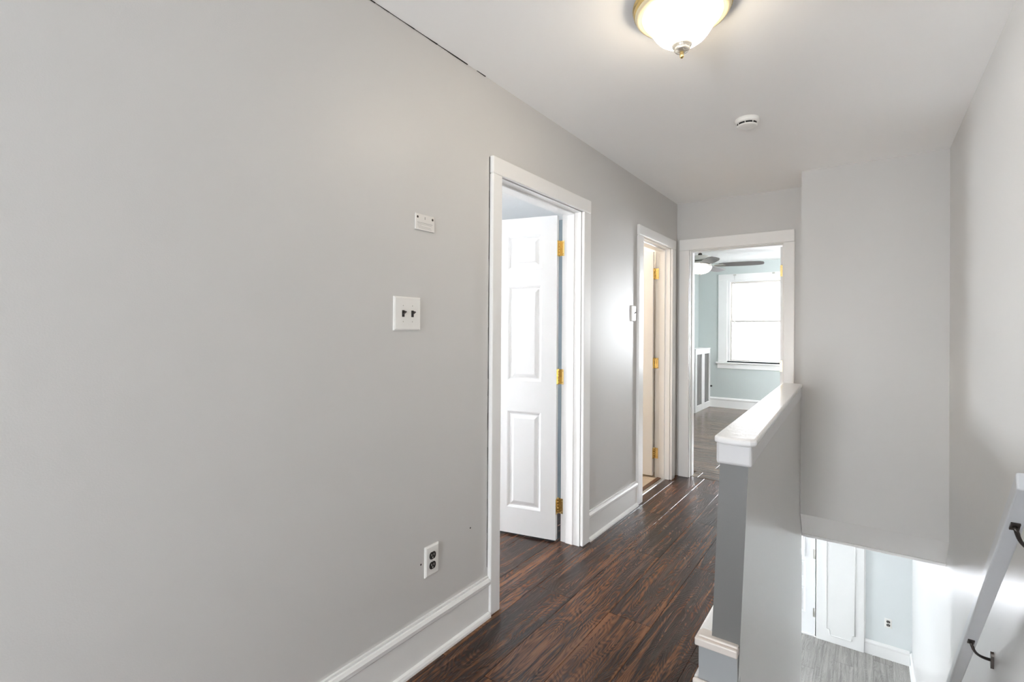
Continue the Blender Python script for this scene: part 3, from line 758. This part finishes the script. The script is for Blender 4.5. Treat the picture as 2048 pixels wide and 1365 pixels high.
vk = MB().tube([(0, 0, 0), (0, -.02, 0)], .008, 10).tube([(0, -.02, 0), (0, -.045, 0)], [.017, .013], 12).build('radiator_valve', 'black', None, loc=(-.795, BY, .36)); tag(vk, 'small black valve knob sticking out of the wall beside the radiator cover', 'valve')

# ceiling fan
FX, FY = -.165, 5.9
fan = empty('ceiling_fan', (FX, FY, BZ)); tag(fan, 'brushed nickel ceiling fan with grey blades and a glass light bowl', 'ceiling fan')
MB().lathe([(.0001, 0), (.065, 0), (.066, -.02), (.045, -.05), (.018, -.06), (.0001, -.06)], 32).build('canopy', 'nickel', fan)
MB().lathe([(.0001, -.05), (.011, -.05), (.011, -.285), (.0001, -.285)], 16).build('downrod', 'nickel', fan)
MB().lathe([(.0001, -.272), (.018, -.275), (.024, -.287), (.018, -.302), (.0001, -.302)], 24).build('coupling', 'iron', fan)
MB().lathe([(.0001, -.300), (.06, -.303), (.098, -.309), (.106, -.318), (.108, -.358), (.100, -.366), (.0001, -.368)], 40).build('motor_housing', 'nickel', fan)
MB().lathe([(.0001, -.370), (.09, -.370), (.122, -.378), (.130, -.390), (.120, -.402), (.085, -.410), (.0001, -.412)], 40).build('switch_housing', 'nickel', fan)
MB().lathe([(.124, -.428), (.128, -.434), (.125, -.450), (.112, -.474), (.090, -.494), (.060, -.508), (.03, -.514), (.0001, -.516)], 40).build('light_bowl', 'fanlight', fan)
MB().lathe([(.0001, -.512), (.012, -.516), (.009, -.526), (.004, -.532), (.0001, -.533)], 14).build('finial', 'nickel', fan)
for k in range(5):
    a = math.radians(10 + 72 * k)
    out = [(.20, .046), (.30, .058), (.42, .064), (.54, .062), (.62, .052), (.655, .036)]
    prof = [(x, y) for x, y in out] + [(.662, 0)] + [(x, -y) for x, y in reversed(out)]
    bl = MB().prism(prof, lambda u, v, t_: (u, v, t_ - v * .20), -.003, .003)
    o = bl.build('blade', 'blade', fan, loc=(0, 0, -.418), rot=(0, 0, a))
    ib = MB(); ib.box(.10, .155, -.020, .020, -.004, .004); ib.prism([(.145, .018), (.19, .04), (.25, .036), (.275, 0), (.25, -.036), (.19, -.04), (.145, -.018)], lambda u, v, t_: (u, v, t_ - v * .20), -.009, -.0035)
    ib.build('blade_iron', 'nickel', o)

# ------------------------------------------------------------------ bathroom lamp (out of sight, warms the bathroom)
bl = empty('bathroom_lamp', (-1.0, 3.95, H - .02)); tag(bl, 'round bathroom ceiling lamp', 'ceiling lamp')
MB().lathe([(.0001, 0), (.09, 0), (.09, -.02), (.0001, -.02)], 24).build('base', 'brass', bl)
MB().lathe([(.085, -.02), (.10, -.05), (.085, -.09), (.05, -.11), (.0001, -.115)], 24).build('globe', 'bathlight', bl)

# ------------------------------------------------------------------ lower room: front door, panel
fd = struct(empty('door_4', (.885, YL, LZ)), 'white half-glazed front door at the foot of the stairs', 'door')
b = MB(); t = .03; X = lambda x: x - .885; W0, W1 = .012, .881
Z = lambda z: z - LZ
rows = ((-2.215, -1.897), (-1.788, -1.57)); cols = ((.115, .405), (.495, .780)); lite = (.14, .752, -1.50, -.62)
ll = MB()
for a in ((W0, .115, .02, 2.07), (.780, W1, .02, 2.07), (.405, .495, .02, Z(-1.57)), (.115, .405, .02, Z(-2.215)), (.495, .780, .02, Z(-2.215)),
          (.115, .405, Z(-1.897), Z(-1.788)), (.495, .780, Z(-1.897), Z(-1.788)), (.115, .780, Z(-1.57), Z(lite[2])), (.115, .780, Z(lite[3]), 2.07),
          (.115, lite[0], Z(lite[2]), Z(lite[3])), (lite[1], .780, Z(lite[2]), Z(lite[3]))):
    ll.box(X(a[0]), X(a[1]), .0, .04, a[2], a[3])
leaf4 = ll.build('leaf', 'door', fd, loc=(0, .004, 0))
for x0, x1 in cols:
    for z0, z1 in rows:
        pnl = MB(); rings = []
        for ins, dep in ((0, 0), (.012, .010), (.024, .010), (.05, .002)):
            rings.append([(X(x0) + ins, dep, Z(z0) + ins), (X(x1) - ins, dep, Z(z0) + ins), (X(x1) - ins, dep, Z(z1) - ins), (X(x0) + ins, dep, Z(z1) - ins)])
        for q in range(3):
            for i in range(4):
                j = (i + 1) % 4; pnl.poly([rings[q][i], rings[q][j], rings[q + 1][j], rings[q + 1][i]])
        pnl.poly(rings[-1]); pnl.box(X(x0), X(x1), .03, .038, Z(z0), Z(z1))
        pnl.build('panel', 'door', leaf4)
MB().box(X(lite[0]), X(lite[1]), .018, .022, Z(lite[2]), Z(lite[3])).build('pane', 'half_dimmed', leaf4)
lt = MB()
for a in ((lite[0] - .025, lite[0], lite[2] - .02, lite[3] + .02), (lite[1], lite[1] + .025, lite[2] - .02, lite[3] + .02), (lite[0], lite[1], lite[2] - .02, lite[2]), (lite[0], lite[1], lite[3], lite[3] + .02)):
    lt.box(X(a[0]), X(a[1]), -.008, .0, Z(a[2]), Z(a[3]))
lt.build('lite_frame', 'door', leaf4, bevel=.003)
portal('front_door_portal', ((lite[0] + lite[1]) / 2, YL + .06, (lite[2] + lite[3]) / 2), (0, -1, 0), lite[1] - lite[0], lite[3] - lite[2])
MB().box(X(0), X(.885), -.02, .06, 0, .018).build('threshold', 'trim', fd, bevel=.004)
j4 = MB().box(X(.0), X(.012), .0, .12, 0, 2.08).box(X(.012), X(.885), .0, .12, 2.07, 2.08); j4.box(X(.8865), X(.897), .0, .12, 0, 2.08).box(X(.860), X(.8865), .050, .12, 0, 2.08); j4.build('jamb', 'trim', fd)
for z0, z1 in ((Z(-2.247), Z(-2.139)), (Z(-1.523), Z(-1.407)), (1.72, 1.82)):
    hb = MB().lathe([(.0001, 0), (.0062, .001), (.0062, z1 - z0 - .001), (.0001, z1 - z0)], 10, (0, -.004, z0)).box(-.022, 0, -.0015, .004, z0, z1); hb.build('hinge', 'nickel', fd)
MB().box(X(-.09), X(0), -.02, 0, 0, 2.16).build('casing_leg', 'trim', fd, bevel=.004)
MB().box(X(-.09), X(.897), -.02, 0, 2.0805, 2.16).build('casing_head', 'trim', fd, bevel=.004)
# panelled board between the door and the wall
pn = empty('panel_board', (.898, YL - .0005, LZ)); tag(pn, 'tall white board with scalloped moulding beside the front door', 'panel')
MB().box(0, .488, -.026, 0, 0, Z(LC) - .001).build('board', 'trim', pn, bevel=.003)
def ogee(x0, z0, x1, z1, n=10):
    out = []
    for k in range(n + 1):
        q = k / n; out.append((x0 + (x1 - x0) * (q + .16 * math.sin(2 * PI * q)), z0 + (z1 - z0) * (q - .16 * math.sin(2 * PI * q))))
    return out
left = [(.108, Z(-.5))] + ogee(.108, Z(-2.325), .175, Z(-2.398))
path = left + [(.488 - x + .02, z) for x, z in reversed(left)]
MB().tube([(x, -.026, z) for x, z in path], .0065, 8).build('moulding', 'trim', pn)
MB().box(.4885, .500, -.014, 0, 0, Z(LC) - .001).build('edge_strip', 'trim', pn, bevel=.003)
